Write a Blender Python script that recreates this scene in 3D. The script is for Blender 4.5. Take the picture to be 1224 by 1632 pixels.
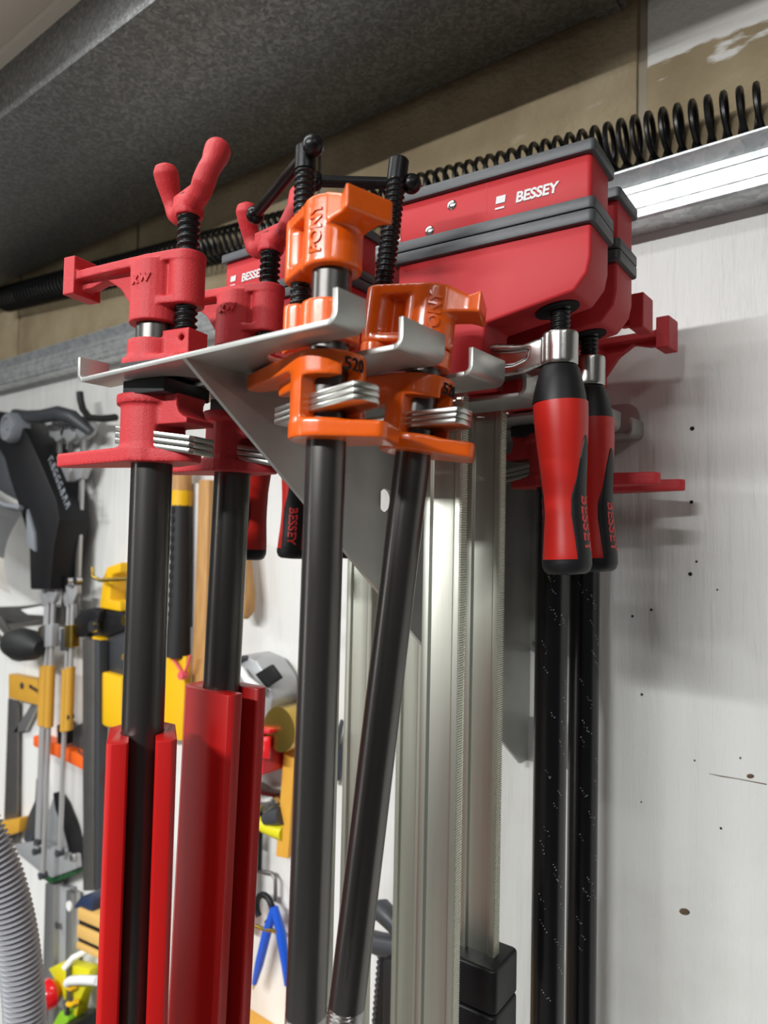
import bpy, bmesh, math, random
from mathutils import Vector, Matrix, Quaternion
for o in list(bpy.data.objects): bpy.data.objects.remove(o)
SC=bpy.context.scene; COL=SC.collection
S=0.001; ZC=1.85          # everything is measured in mm from the camera, the camera stands 1.85 m above the floor
R=math.radians; PI=math.pi
def W3(x,y,z): return Vector((x*S,y*S,z*S+ZC))
# ------------------------------------------------------------------ camera
yaw,pit,rol=R(38.02),R(2.36),R(1.23)
fw=Vector((-math.sin(yaw),math.cos(yaw),0)); rt=Vector((math.cos(yaw),math.sin(yaw),0)); up=Vector((0,0,1))
FWH=fw.copy()
fw,up=fw*math.cos(pit)+up*math.sin(pit), up*math.cos(pit)-fw*math.sin(pit)
rt,up=rt*math.cos(rol)+up*math.sin(rol), up*math.cos(rol)-rt*math.sin(rol)
cam=bpy.data.cameras.new('camera'); camo=bpy.data.objects.new('camera',cam); COL.objects.link(camo)
mw=Matrix((rt,up,-fw)).transposed().to_4x4(); mw.translation=W3(0,0,0); camo.matrix_world=mw
cam.sensor_fit='VERTICAL'; cam.sensor_height=9.9; cam.lens=1131/1632*9.9; cam.clip_start=0.02
cam.dof.use_dof=True; cam.dof.focus_distance=0.49; cam.dof.aperture_fstop=2.0
SC.camera=camo
# ------------------------------------------------------------------ light
def area(name,x,y,z,sx,sy,power,col=(1,1,1),rot=(0,0,0)):
    l=bpy.data.lights.new(name,'AREA'); l.shape='RECTANGLE'; l.size=sx; l.size_y=sy; l.energy=power; l.color=col
    o=bpy.data.objects.new(name,l); COL.objects.link(o); o.location=W3(x,y,z); o.rotation_euler=rot; return o
area('strip_or_fill_light',-560,150,590,0.55,0.07,2.0,(0.97,0.99,1.0))
area('strip_or_fill_light',-500,-1500,820,1.3,0.12,138,(0.97,0.99,1.0))
area('strip_or_fill_light',-2300,-500,920,1.3,0.12,22,(0.97,0.99,1.0))
area('strip_or_fill_light',1100,-700,920,0.12,1.3,13,(0.97,0.99,1.0))  # added fill to brighten the right-facing faces; no known lamp stands there
area('pipe_highlight_light',-1900,-1350,-350,0.22,1.6,4.5,(1,0.99,0.97),(R(90),0,R(-45)))  # added narrow light that gives the pipes their highlights; no doorway is known
wd=bpy.data.worlds.new('world'); SC.world=wd; wd.use_nodes=True
wd.node_tree.nodes['Background'].inputs[0].default_value=(0.93,0.96,1.0,1); wd.node_tree.nodes['Background'].inputs[1].default_value=0.07
SC.view_settings.view_transform='Standard'; SC.view_settings.look='None'; SC.view_settings.gamma=1; SC.view_settings.use_curve_mapping=False
SC.view_settings.exposure=0.0
# ------------------------------------------------------------------ materials
def lin(c):
    out=[]
    for v in c[:3]:
        v=v/255; out.append(v/12.92 if v<=0.04045 else ((v+0.055)/1.055)**2.4)
    return tuple(out)+(1,)
MATS={}
def mat(name,col,rough=0.5,metal=0.0,bump=None,var=None,coat=0.0,stretch=(1,1,1),spec=0.5,rvar=0.0,trans=0.0,alpha=1.0,sheen=None):
    m=bpy.data.materials.new(name); m.use_nodes=True; nt=m.node_tree; b=nt.nodes['Principled BSDF']; N=nt.nodes.new; L=nt.links.new
    b.inputs['Base Color'].default_value=lin(col); b.inputs['Roughness'].default_value=rough; b.inputs['Metallic'].default_value=metal
    b.inputs['Specular IOR Level'].default_value=spec; b.inputs['Coat Weight'].default_value=coat; b.inputs['Coat Roughness'].default_value=0.08
    b.inputs['Transmission Weight'].default_value=trans; b.inputs['Alpha'].default_value=alpha
    if bump or var or rvar:
        tc=N('ShaderNodeTexCoord'); mp=N('ShaderNodeMapping'); mp.inputs['Scale'].default_value=stretch; L(tc.outputs['Object'],mp.inputs['Vector'])
    if var:
        sc,amt,c2=var; n=N('ShaderNodeTexNoise'); n.inputs['Scale'].default_value=sc; n.inputs['Detail'].default_value=5; L(mp.outputs[0],n.inputs['Vector'])
        cr=N('ShaderNodeMapRange'); cr.inputs[1].default_value=0.35; cr.inputs[2].default_value=0.68; cr.inputs[3].default_value=0; cr.inputs[4].default_value=amt; L(n.outputs[0],cr.inputs[0])
        mx=N('ShaderNodeMix'); mx.data_type='RGBA'; L(cr.outputs[0],mx.inputs[0]); mx.inputs[6].default_value=lin(col); mx.inputs[7].default_value=lin(c2); L(mx.outputs[2],b.inputs['Base Color'])
        if rvar:
            r=N('ShaderNodeMapRange'); r.inputs[1].default_value=0.3; r.inputs[2].default_value=0.7; r.inputs[3].default_value=rough-rvar; r.inputs[4].default_value=rough+rvar; L(n.outputs[0],r.inputs[0]); L(r.outputs[0],b.inputs['Roughness'])
    if bump:
        sc,st=bump[:2]; n=N('ShaderNodeTexNoise'); n.inputs['Scale'].default_value=sc; n.inputs['Detail'].default_value=4; L(mp.outputs[0],n.inputs['Vector'])
        bp=N('ShaderNodeBump'); bp.inputs['Strength'].default_value=st; bp.inputs['Distance'].default_value=bump[2] if len(bump)>2 else 0.0006; L(n.outputs[0],bp.inputs['Height']); L(bp.outputs[0],b.inputs['Normal'])
    MATS[name]=m; return m
mat('cast_red',(190,50,54),0.55,0,bump=(900,0.55,0.0005),var=(300,0.25,(174,38,44)),spec=0.35)
mat('plastic_red',(184,46,50),0.5,0,bump=(1500,0.08),var=(30,0.2,(186,44,50)),spec=0.22)
mat('grip_red',(184,32,24),0.36,0,bump=(1500,0.05),spec=0.45)
mat('pad_red',(174,20,18),0.33,0,var=(20,0.3,(160,14,14)),spec=0.45)
mat('cast_orange',(224,92,8),0.3,0,bump=(140,0.12,0.0012),var=(40,0.3,(224,90,6)),coat=0.35)
mat('black_plastic',(22,22,24),0.45,0,bump=(900,0.06),spec=0.3)
mat('grey_plastic',(62,64,67),0.45,0,bump=(700,0.15),var=(200,0.4,(80,82,84)),stretch=(1,3,6))
mat('black_rubber',(24,24,25),0.6,0,bump=(1200,0.1))
mat('screw_black',(26,26,27),0.32,0.55,var=(400,0.4,(44,44,45)))
mat('pipe_black',(104,101,98),0.3,0.9,bump=(260,0.08),var=(60,0.7,(58,56,55)),stretch=(1,1,0.12),rvar=0.08)
mat('pipe_painted',(15,15,16),0.25,0.1,bump=(300,0.1),var=(90,0.25,(26,26,27)),stretch=(1,1,0.3))
mat('thread_steel',(170,168,165),0.28,1.0)
mat('zinc_plate',(190,190,184),0.3,1.0,bump=(500,0.04))
mat('steel_satin',(176,174,170),0.24,1.0,bump=(300,0.05))
mat('rack_steel',(182,182,177),0.36,0.55,bump=(900,0.05),var=(25,0.3,(138,137,135)))
mat('bar_zinc',(222,226,210),0.42,1.0,bump=(400,0.06),var=(26,0.55,(178,168,162)),stretch=(3.2,3.2,0.04),rvar=0.05)
mat('brass',(190,160,80),0.3,1.0)
mat('white_text',(196,196,196),0.35,0.0)
mat('red_text',(190,40,36),0.5)
mat('gouge',(112,92,70),0.9,0,var=(400,0.8,(60,48,36)))
mat('dark_hole',(6,6,6),0.9)
mat('yellow_plastic',(236,184,14),0.42,0,var=(30,0.2,(226,170,10)))
mat('yellow_ochre',(200,150,50),0.5,0,var=(30,0.3,(180,132,44)))
mat('wood',(196,150,92),0.6,0,var=(40,0.6,(160,112,62)),stretch=(6,6,0.6))
mat('wood_light',(224,180,104),0.55,0,var=(40,0.4,(206,160,84)),stretch=(6,0.6,6))
mat('wood_yellow',(226,168,62),0.5,0,var=(40,0.3,(212,150,50)))
mat('grey_steel',(128,126,122),0.38,0.8,var=(50,0.4,(110,108,105)))
mat('alu',(188,188,186),0.4,0.9)
mat('bright_steel',(205,205,205),0.18,1.0)
mat('dark_grey',(58,60,64),0.45)
mat('mid_grey',(128,132,138),0.4)
mat('silver_plastic',(176,177,178),0.32,0.35)
mat('blue_paint',(24,84,196),0.35)
mat('navy',(34,48,78),0.5)
mat('orange_plastic',(238,100,24),0.45)
mat('green_dark',(24,72,36),0.5)
mat('green_lime',(140,196,40),0.45)
mat('yellow_green',(214,206,30),0.4)
mat('clear_visor',(74,74,76),0.06,0,alpha=0.8)
mat('clear_sheet',(206,198,186),0.12,0,alpha=0.6)
mat('rod_steel',(190,190,190),0.35,0.55)
mat('white_plastic',(232,232,230),0.4)
mat('blue_print',(60,70,200),0.4)
mat('glossy_red',(206,22,30),0.18,coat=0.5)
mat('bin_red',(206,36,48),0.35)
mat('hose_grey',(140,140,144),0.42,0.15)
mat('coil_black',(14,14,15),0.35,0)
mat('pink',(226,90,100),0.6)
# surfaces with their own node trees
def nodes(name):
    m=bpy.data.materials.new(name); m.use_nodes=True; nt=m.node_tree; MATS[name]=m
    tc=nt.nodes.new('ShaderNodeTexCoord'); return m,nt,nt.nodes['Principled BSDF'],tc
def ramp(nt,inp,stops):
    r=nt.nodes.new('ShaderNodeValToRGB'); nt.links.new(inp,r.inputs[0]); e=r.color_ramp.elements
    while len(e)<len(stops): e.new(0.5)
    for k,(p,c) in enumerate(stops): e[k].position=p; e[k].color=lin(c)
    return r
def noise(nt,vec,scale,detail=5,stretch=None,rough=0.5):
    if stretch:
        mp=nt.nodes.new('ShaderNodeMapping'); mp.inputs['Scale'].default_value=stretch; nt.links.new(vec,mp.inputs[0]); vec=mp.outputs[0]
    n=nt.nodes.new('ShaderNodeTexNoise'); n.inputs['Scale'].default_value=scale; n.inputs['Detail'].default_value=detail; n.inputs['Roughness'].default_value=rough
    nt.links.new(vec,n.inputs['Vector']); return n
def mixc(nt,fac,a,b):
    x=nt.nodes.new('ShaderNodeMix'); x.data_type='RGBA'; nt.links.new(fac,x.inputs[0])
    for k,v in ((6,a),(7,b)):
        if isinstance(v,tuple): x.inputs[k].default_value=lin(v)
        else: nt.links.new(v,x.inputs[k])
    return x.outputs[2]
def bumpn(nt,h,b,strength,dist,prev=None):
    bp=nt.nodes.new('ShaderNodeBump'); bp.inputs['Strength'].default_value=strength; bp.inputs['Distance'].default_value=dist; nt.links.new(h,bp.inputs['Height'])
    if prev: nt.links.new(prev,bp.inputs['Normal'])
    nt.links.new(bp.outputs[0],b.inputs['Normal']); return bp.outputs[0]
# white painted timber boards: vertical grain in the relief, faint grey scuffs
m,nt,b,tc=nodes('painted_board'); v=tc.outputs['Object']
g=noise(nt,v,42,6,(1,1,0.10),0.6); s=noise(nt,v,5,6); k=noise(nt,v,60,3)
c1=mixc(nt,ramp(nt,s.outputs[0],[(0.55,(0,0,0)),(0.75,(255,255,255))]).outputs[0],(222,221,217),(206,203,197))
c2=mixc(nt,ramp(nt,k.outputs[0],[(0.74,(0,0,0)),(0.78,(120,120,120))]).outputs[0],c1,(176,172,166))
nt.links.new(c2,b.inputs['Base Color']); b.inputs['Roughness'].default_value=0.5
p=bumpn(nt,g.outputs[0],b,0.8,0.007); bumpn(nt,k.outputs[0],b,0.12,0.001,p)
# bare concrete block, with white paint on the upper part of the rightmost block
def blockmat(name,paint):
    m,nt,b,tc=nodes(name); v=tc.outputs['Object']
    n1=noise(nt,v,9,6); n2=noise(nt,v,160,4); n3=noise(nt,v,38,5,(0.5,1,1.6))
    c=ramp(nt,n1.outputs[0],[(0.3,(140,122,94)),(0.52,(164,147,116)),(0.72,(178,162,132))]).outputs[0]
    c=mixc(nt,ramp(nt,n3.outputs[0],[(0.66,(0,0,0)),(0.72,(150,150,150))]).outputs[0],c,(196,186,164))
    if paint:
        sp=nt.nodes.new('ShaderNodeSeparateXYZ'); nt.links.new(v,sp.inputs[0])
        ad=nt.nodes.new('ShaderNodeMath'); ad.operation='MULTIPLY_ADD'; nt.links.new(n3.outputs[0],ad.inputs[0]); ad.inputs[1].default_value=0.10; nt.links.new(sp.outputs[2],ad.inputs[2])
        th=nt.nodes.new('ShaderNodeMapRange'); nt.links.new(ad.outputs[0],th.inputs[0]); th.inputs[1].default_value=paint-0.004; th.inputs[2].default_value=paint+0.004
        c=mixc(nt,th.outputs[0],c,(232,229,222))
    nt.links.new(c,b.inputs['Base Color']); b.inputs['Roughness'].default_value=0.9
    pv=bumpn(nt,n2.outputs[0],b,0.6,0.003); n4=noise(nt,v,45,4,(1.0,1,0.5)); bumpn(nt,n4.outputs[0],b,0.5,0.004,pv)
blockmat('block',None); blockmat('block_painted',0.074)
m,nt,b,tc=nodes('mortar'); b.inputs['Base Color'].default_value=lin((160,149,130)); b.inputs['Roughness'].default_value=0.95
# galvanised sheet: crystalline spangle
def galv(name,scale,lo,mid,hi,rough,metal):
    m,nt,b,tc=nodes(name); v=tc.outputs['Object']
    w=noise(nt,v,60,3); vm=nt.nodes.new('ShaderNodeVectorMath'); vm.operation='MULTIPLY_ADD'; nt.links.new(w.outputs[1],vm.inputs[0]); vm.inputs[1].default_value=(0.012,0.012,0.012); nt.links.new(v,vm.inputs[2])
    vo=nt.nodes.new('ShaderNodeTexVoronoi'); vo.inputs['Scale'].default_value=scale; nt.links.new(vm.outputs[0],vo.inputs['Vector'])
    sp=nt.nodes.new('ShaderNodeSeparateColor'); nt.links.new(vo.outputs['Color'],sp.inputs[0])
    n=noise(nt,vm.outputs[0],scale*1.6,4)
    ma=nt.nodes.new('ShaderNodeMath'); ma.operation='MULTIPLY_ADD'; nt.links.new(sp.outputs[0],ma.inputs[0]); ma.inputs[1].default_value=0.5; 
    mb=nt.nodes.new('ShaderNodeMath'); mb.operation='MULTIPLY'; nt.links.new(n.outputs[0],mb.inputs[0]); mb.inputs[1].default_value=0.55; nt.links.new(mb.outputs[0],ma.inputs[2])
    c=ramp(nt,ma.outputs[0],[(0.2,lo),(0.5,mid),(0.8,hi)]); nt.links.new(c.outputs[0],b.inputs['Base Color'])
    b.inputs['Metallic'].default_value=metal; 
    mr=nt.nodes.new('ShaderNodeMapRange'); nt.links.new(ma.outputs[0],mr.inputs[0]); mr.inputs[3].default_value=rough+0.12; mr.inputs[4].default_value=rough-0.1; nt.links.new(mr.outputs[0],b.inputs['Roughness'])
galv('duct_steel',260,(104,105,104),(120,121,120),(142,143,142),0.5,0.7)
galv('strut_steel',110,(176,180,182),(204,207,208),(226,228,228),0.36,0.65)
mat('ceiling_paint',(206,198,184),0.7,0,bump=(30,0.2,0.002),stretch=(1,0.15,1))
mat('floor_paint',(120,118,114),0.7,0,var=(3,0.5,(104,102,99)))
# ------------------------------------------------------------------ mesh helpers (mm)
class MB:
    def __init__(s): s.v=[]; s.f=[]
    def add(s,v,f):
        o=len(s.v); s.v+= [tuple(p) for p in v]; s.f+=[tuple(i+o for i in q) for q in f]; return s
    def join(s,o): return s.add(o.v,o.f)
    def map(s,fn): s.v=[tuple(fn(*p)) for p in s.v]; return s
    def rz(s,a): c,n=math.cos(a),math.sin(a); return s.map(lambda x,y,z:(x*c-y*n,x*n+y*c,z))
    def rx(s,a): c,n=math.cos(a),math.sin(a); return s.map(lambda x,y,z:(x,y*c-z*n,y*n+z*c))
    def ry(s,a): c,n=math.cos(a),math.sin(a); return s.map(lambda x,y,z:(x*c+z*n,y,-x*n+z*c))
    def mv(s,a,b,c): return s.map(lambda x,y,z:(x+a,y+b,z+c))
    def box(s,x0,x1,y0,y1,z0,z1):
        return s.add([(x,y,z) for x in (x0,x1) for y in (y0,y1) for z in (z0,z1)],[(0,1,3,2),(4,6,7,5),(0,4,5,1),(2,3,7,6),(0,2,6,4),(1,5,7,3)])
    def prism(s,poly,a,b,ax='z'):
        n=len(poly)
        P={'z':lambda u,v,t:(u,v,t),'y':lambda u,v,t:(u,t,v),'x':lambda u,v,t:(t,u,v)}[ax]
        ar=sum(poly[i][0]*poly[(i+1)%n][1]-poly[(i+1)%n][0]*poly[i][1] for i in range(n))
        if ar<0: poly=poly[::-1]
        vs=[P(u,v,a) for u,v in poly]+[P(u,v,b) for u,v in poly]
        fl=[tuple(range(n))[::-1],tuple(range(n,2*n))]+[(i,(i+1)%n,(i+1)%n+n,i+n) for i in range(n)]
        if ax=='y': fl=[q[::-1] for q in fl]
        return s.add(vs,fl)
    def lathe(s,prof,n=28,c=(0,0)):
        vs=[];fs=[]
        for r,z in prof:
            for k in range(n):
                a=2*PI*k/n; vs.append((c[0]+r*math.cos(a),c[1]+r*math.sin(a),z))
        for i in range(len(prof)-1):
            for k in range(n): fs.append((i*n+k,i*n+(k+1)%n,(i+1)*n+(k+1)%n,(i+1)*n+k))
        fs.append(tuple(range(n))[::-1]); fs.append(tuple((len(prof)-1)*n+k for k in range(n)))
        if prof[0][1]>prof[-1][1]: fs=[q[::-1] for q in fs]
        return s.add(vs,fs)
    def cyl(s,r,z0,z1,c=(0,0),n=28): return s.lathe([(r,z0),(r,z1)],n,c)
    def tube(s,pts,rad,n=12,flat=1.0,closed=False):
        P=[Vector(p) for p in pts]; rr=rad if isinstance(rad,(list,tuple)) else [rad]*len(P)
        vs=[];fs=[]; prev=None
        for i,p in enumerate(P):
            t=(P[min(i+1,len(P)-1)]-P[max(i-1,0)]).normalized()
            if prev is None:
                a=Vector((0,0,1)) if abs(t.z)<0.9 else Vector((1,0,0)); u=t.cross(a).normalized()
            else: u=(prev-t*prev.dot(t)).normalized()
            prev=u; w=t.cross(u)
            for k in range(n):
                a=2*PI*k/n; q=p+(u*math.cos(a)+w*math.sin(a)*flat)*rr[i]; vs.append(tuple(q))
        for i in range(len(P)-1):
            for k in range(n): fs.append((i*n+k,i*n+(k+1)%n,(i+1)*n+(k+1)%n,(i+1)*n+k))
        fs.append(tuple(range(n))[::-1]); fs.append(tuple((len(P)-1)*n+k for k in range(n)))
        return s.add(vs,fs)
    def rod(s,a,b,r,n=12): return s.tube([a,b],r,n)
    def ball(s,c,r,n=16,sc=(1,1,1)):
        pr=[(max(r*math.sin(PI*i/10),0.001),-r*math.cos(PI*i/10)) for i in range(11)]
        t=MB().lathe(pr,n).map(lambda x,y,z:(x*sc[0]+c[0],y*sc[1]+c[1],z*sc[2]+c[2])); return s.join(t)
    def thread(s,r,depth,pitch,z0,z1,c=(0,0),n=20,sub=6):
        vs=[];fs=[]; rows=int((z1-z0)/pitch*sub)
        for i in range(rows+1):
            z=z0+(z1-z0)*i/rows
            for k in range(n):
                ph=((z-z0)/pitch-k/n)%1.0
                q=r-depth*min(1,max(0,(abs(ph-0.5)*2-0.25)/0.5))
                a=2*PI*k/n; vs.append((c[0]+q*math.cos(a),c[1]+q*math.sin(a),z))
        for i in range(rows):
            for k in range(n): fs.append((i*n+k,i*n+(k+1)%n,(i+1)*n+(k+1)%n,(i+1)*n+k))
        fs.append(tuple(range(n))[::-1]); fs.append(tuple(rows*n+k for k in range(n)))
        return s.add(vs,fs)
    def mesh(s,name,bevel=0,seg=2,ang=38,scale=S):
        me=bpy.data.meshes.new(name); me.from_pydata([tuple(c*scale for c in p) for p in s.v],[],s.f)
        bm=bmesh.new(); bm.from_mesh(me); bmesh.ops.remove_doubles(bm,verts=bm.verts,dist=1e-7 if scale<0.1 else 1e-4)
        bmesh.ops.recalc_face_normals(bm,faces=bm.faces)
        if bevel:
            ed=[e for e in bm.edges if len(e.link_faces)==2 and e.calc_face_angle(0)>R(30)]
            bmesh.ops.bevel(bm,geom=ed,offset=bevel*scale,segments=seg,affect='EDGES',profile=0.5)
        bm.to_mesh(me); bm.free()
        for p in me.polygons: p.use_smooth=True
        me.set_sharp_from_angle(angle=R(ang))
        return me
def hull(*circles):
    """outline of discs (x,y,r) joined: convex hull points"""
    pts=[(x+r*math.cos(2*PI*k/28),y+r*math.sin(2*PI*k/28)) for x,y,r in circles for k in range(28)]
    pts=sorted(set((round(a,3),round(b,3)) for a,b in pts))
    def half(ps):
        h=[]
        for p in ps:
            while len(h)>1 and (h[-1][0]-h[-2][0])*(p[1]-h[-2][1])-(h[-1][1]-h[-2][1])*(p[0]-h[-2][0])<=0: h.pop()
            h.append(p)
        return h
    return half(pts)[:-1]+half(pts[::-1])[:-1]
def rrect(x0,x1,y0,y1,r,n=5):
    out=[]
    for cx,cy,a0 in ((x1-r,y1-r,0),(x0+r,y1-r,90),(x0+r,y0+r,180),(x1-r,y0+r,270)):
        for k in range(n+1): a=R(a0+90*k/n); out.append((cx+r*math.cos(a),cy+r*math.sin(a)))
    return out
def cast(name,adds,cuts=(),voxel=1.1,smooth=3):
    """one rough-cast body: the solids are fused, the cuts taken out, the edges rounded off"""
    def tmp(mb):
        o=bpy.data.objects.new('tmp',mb.mesh('tmp',scale=1.0)); COL.objects.link(o); return o
    A=tmp(adds)
    md=A.modifiers.new('a','REMESH'); md.mode='VOXEL'; md.voxel_size=voxel
    T=[A]
    for c in cuts:
        t=tmp(c); T.append(t); md=A.modifiers.new('b','BOOLEAN'); md.operation='DIFFERENCE'; md.object=t; md.solver='EXACT' if not hasattr(bpy.types.BooleanModifier,'_m') else 'EXACT'
    if cuts:
        md=A.modifiers.new('c','REMESH'); md.mode='VOXEL'; md.voxel_size=voxel
    md=A.modifiers.new('d','SMOOTH'); md.factor=0.5; md.iterations=smooth
    dg=bpy.context.evaluated_depsgraph_get(); me=bpy.data.meshes.new_from_object(A.evaluated_get(dg)); me.name=name
    for t in T:
        d=t.data; bpy.data.objects.remove(t); bpy.data.meshes.remove(d)
    me.transform(Matrix.Scale(S,4)); me.materials.clear()
    for p in me.polygons: p.use_smooth=True
    return me
def text(st,size,depth,bold=0.0,shear=0.0,space=1.0):
    cu=bpy.data.curves.new('t','FONT'); cu.body=st; cu.size=size; cu.extrude=depth/2; cu.offset=bold; cu.align_x='CENTER'; cu.align_y='CENTER'; cu.shear=shear; cu.space_character=space; cu.resolution_u=3
    o=bpy.data.objects.new('t',cu); COL.objects.link(o); dg=bpy.context.evaluated_depsgraph_get(); me=bpy.data.meshes.new_from_object(o.evaluated_get(dg))
    r=MB(); r.add([tuple(v.co) for v in me.vertices],[tuple(p.vertices) for p in me.polygons])
    bpy.data.objects.remove(o); bpy.data.curves.remove(cu); bpy.data.meshes.remove(me); return r
def part(name,me,material,parent,label=None,bevel=0,ang=38,seg=2):
    if isinstance(me,MB): me=me.mesh(name,bevel,seg,ang)
    if not me.materials: me.materials.append(MATS[material])
    o=bpy.data.objects.new(name,me); COL.objects.link(o)
    if parent is not None: o.parent=parent
    if label: o['label']=label
    return o
def tag(o,label,cat,group=None):
    o['label']=label; o['category']=cat
    if group: o['group']=group
    return o
def thing(name,label,cat,x,y,z,rz=0,group=None):
    o=bpy.data.objects.new(name,None); COL.objects.link(o); o.location=W3(x,y,z); o.rotation_euler=(0,0,rz); o.empty_display_size=0.02
    return tag(o,label,cat,group)
def struct(name,me,material,loc=(0,0,0),bevel=0):
    if isinstance(me,MB): me=me.mesh(name,bevel)
    o=part(name,me,material,None); o.location=W3(*loc); o['kind']='structure'; return o
def da(deg): return (-math.sin(R(deg)),math.cos(R(deg)))
def ang_of(deg): d=da(deg); return math.atan2(d[1],d[0])
# ------------------------------------------------------------------ the room
YW=672
XL,XR=-3200,1400
struct('floor',MB().box(XL,XR,-2600,YW+30,-20,0),'floor_paint',(0,0,-1850))
struct('ceiling',MB().box(XL,XR,-2600,YW+30,0,20),'ceiling_paint',(0,0,960))
struct('trim_2',MB().box(XL,XR,-60,YW+30,0,340),'ceiling_paint',(0,0,600.5))
wb=struct('wall_back',MB().box(XL,XR,0,20,0,2178),'painted_board',(0,YW,-1850))
wu=struct('wall_upper',MB().box(XL,XR,0,20,0,272),'mortar',(0,YW+14,328))
bm_=MB().box(-210.5,210.5,-4,2,-105,105).mesh('block',3,2); bm_.materials.append(MATS['block'])
bp_=MB().box(-210.5,210.5,-4,2,-105,105).mesh('block',3,2); bp_.materials.append(MATS['block_painted'])
for row,zc in ((0,440),(1,655)):
    for i in range(-7,4):
        xc=-10+i*430
        if zc>600: continue
        o=part('block',bp_ if i==0 else bm_,'block',wu); o.location=(xc*S,0,(zc-328)*S)
bs_=MB().box(-210.5,210.5,-4,2,0,40).mesh('block',3,2); bs_.materials.append(MATS['block'])
for i in range(-7,4):
    o=part('block',bs_,'block',wu); o.location=((205+i*430)*S,0,(553-328)*S)
# nail holes and gouges in the painted wall
def hole(x,z,r,depth=1.2,sx=1,rot=0,mm='dark_hole'):
    o=part('nail_hole',MB().lathe([(r*1.5,0),(r*1.35,0.5),(r,0.6),(r*0.2,0.3)],12).map(lambda a,b,c:(a*sx,b,c)).rz(rot).map(lambda a,b,c:(a,-c,b)),mm,wb)
    o.location=(x*S,0.0,(z+1850)*S)
for x,z,r in [(-174.4, 107.6, 2.2), (-174.8, 41.2, 1.8), (-175.6, -23.5, 2.0), (-209.6, -58.0, 1.4), (-226.9, -65.2, 1.4), (-217.7, -136.7, 1.4), (-149.7, -240.7, 1.1), (-217.6, -234.6, 0.8), (-134.5, -177.9, 0.9), (-171.3, -187.5, 0.9), (-170.3, -12.1, 1.2), (-153.1, -36.2, 0.9), (-552.1, -390.3, 2.0)]: hole(x,z,r*0.62)
for (x,z,r,sx) in [(*(-179.3, -320.8),2.3,1.6),(*(-126.8, -191.5),1.5,1.6)]: hole(x,z,r*0.85,1.5,sx,0.3,'gouge')
part('crack',MB().tube([(p[0],0,p[1]+1850) for p in [(-159.4, -196.4), (-149.3, -196.4), (-136.9, -195.8), (-114.5, -195.5)]],[0.2,0.5,0.35,0.5],6),'gouge',wb)
# ducting under the ceiling
duct=thing('air_duct','galvanised sheet metal duct running under the ceiling along the wall','duct',0,0,524)
part('duct_body',MB().box(XL,-236,386,660,0,76),'duct_steel',duct,bevel=1.2)
part('seam_cleat',MB().box(-262,-238,383,663,-4,74),'duct_steel',duct,bevel=1.5)
part('end_cap',MB().box(-238,-232,383,663,-3,76).prism([(-232,8),(-205,20),(-205,60),(-232,76)],400,640,'y'),'duct_steel',duct,bevel=2)
struct('trim_1',MB().prism([(386,0),(374,0),(376,-5),(386,-9)],XL,-270,'x'),'ceiling_paint',(0,0,600))
# steel channel screwed along the top of the boards
ch=thing('steel_channel','bright galvanised steel channel fixed along the top of the white boards','channel',0,YW,297)
part('channel_body',MB().prism([(y-YW,z-297) for y,z in [(672,297),(639,297),(637,299),(637,329),(639,331),(656,331),(649,347),(646,350),(646,352),(649,352),(651,349),(659,332),(662,329),(640,329),(639.5,327),(639.5,299.5),(672,299.5)]],XL+10,XR-10,'x'),'strut_steel',ch)
part('back_strip',MB().box(XL+10,XR-10,-3,0,54,58),'strut_steel',ch)
part('channel_ridge',MB().box(XL+10,XR-10,-36.2,-34.5,25,28).box(XL+10,XR-10,-36.0,-34.5,10,11.2),'strut_steel',ch)
# coiled black hose lying along the channel
def coil():
    pts=[];x=700.0;th=0
    while x>-1520:
        k=(700-x)/2220
        zc=max(373.5,373.5+ (max(0,-117-x))*0.078); r=20+4.5*k; p=12.8
        pts.append((x,658-YW+ (0 if x>-200 else -0.004*(-200-x)) +r*0.95*math.sin(th),zc-297+r*math.cos(th)))
        th+=2*PI/18; x-=p/18
    return MB().tube(pts,2.6,7)
tag(part('coiled_hose',coil(),'coil_black',None),'long black coiled hose stretched above the bright steel channel','hose').location=W3(0,YW,297)
# ------------------------------------------------------------------ the clamp rack
rk=thing('clamp_rack','grey sheet steel clamp rack with notched sides and triangular gusset on the white wall','rack',-332.3,YW,100)
NOT=[-396,-326,-256,-186,-116,-46]; TE=[(-432,-411),(-381,-341),(-311,-271),(-241,-201),(-171,-131),(-101,-61),(-31,0)]
def side(sg):
    out=[]
    for k,(a,b) in enumerate(TE):
        out+=[(108.7*sg,a),(108.7*sg,b)]
        if k<6:
            c=NOT[k]
            for j in range(9): t=R(-90+180*j/8); out.append(((51-15*math.cos(t))*sg,c+15*math.sin(t)))
    return out
part('shelf_plate',MB().prism(side(1)+side(-1)[::-1],0,3,'z'),'rack_steel',rk,bevel=0.3)
lipp=[(108.7,0)]+[(108.7+6*math.sin(R(t)),6-6*math.cos(R(t))) for t in (22,45,68,90)]+[(114.7,17),(111.7,17)]+[(108.7+3*math.sin(R(t)),6-3*math.cos(R(t))) for t in (90,60,30,0)]
for sg in (1,-1):
    for a,b in TE: part('lip',MB().prism([(x*sg,z) for x,z in lipp],a,b,'y'),'rack_steel',rk,bevel=0.3)
arc=lambda a0,a1:[(-247+9*math.cos(R(t)),-69+9*math.sin(R(t))) for t in [a0+(a1-a0)*j/12 for j in range(13)]]
g=MB().prism([(-432,0),(0,0),(0,-69)]+arc(0,180)+[(-342.4,-69)],-1.5,1.5,'x').prism([(-342.4,-69)]+arc(180,360)+[(0,-69),(0,-319),(-18,-319)],-1.5,1.5,'x')
part('gusset',g,'rack_steel',rk)
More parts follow.
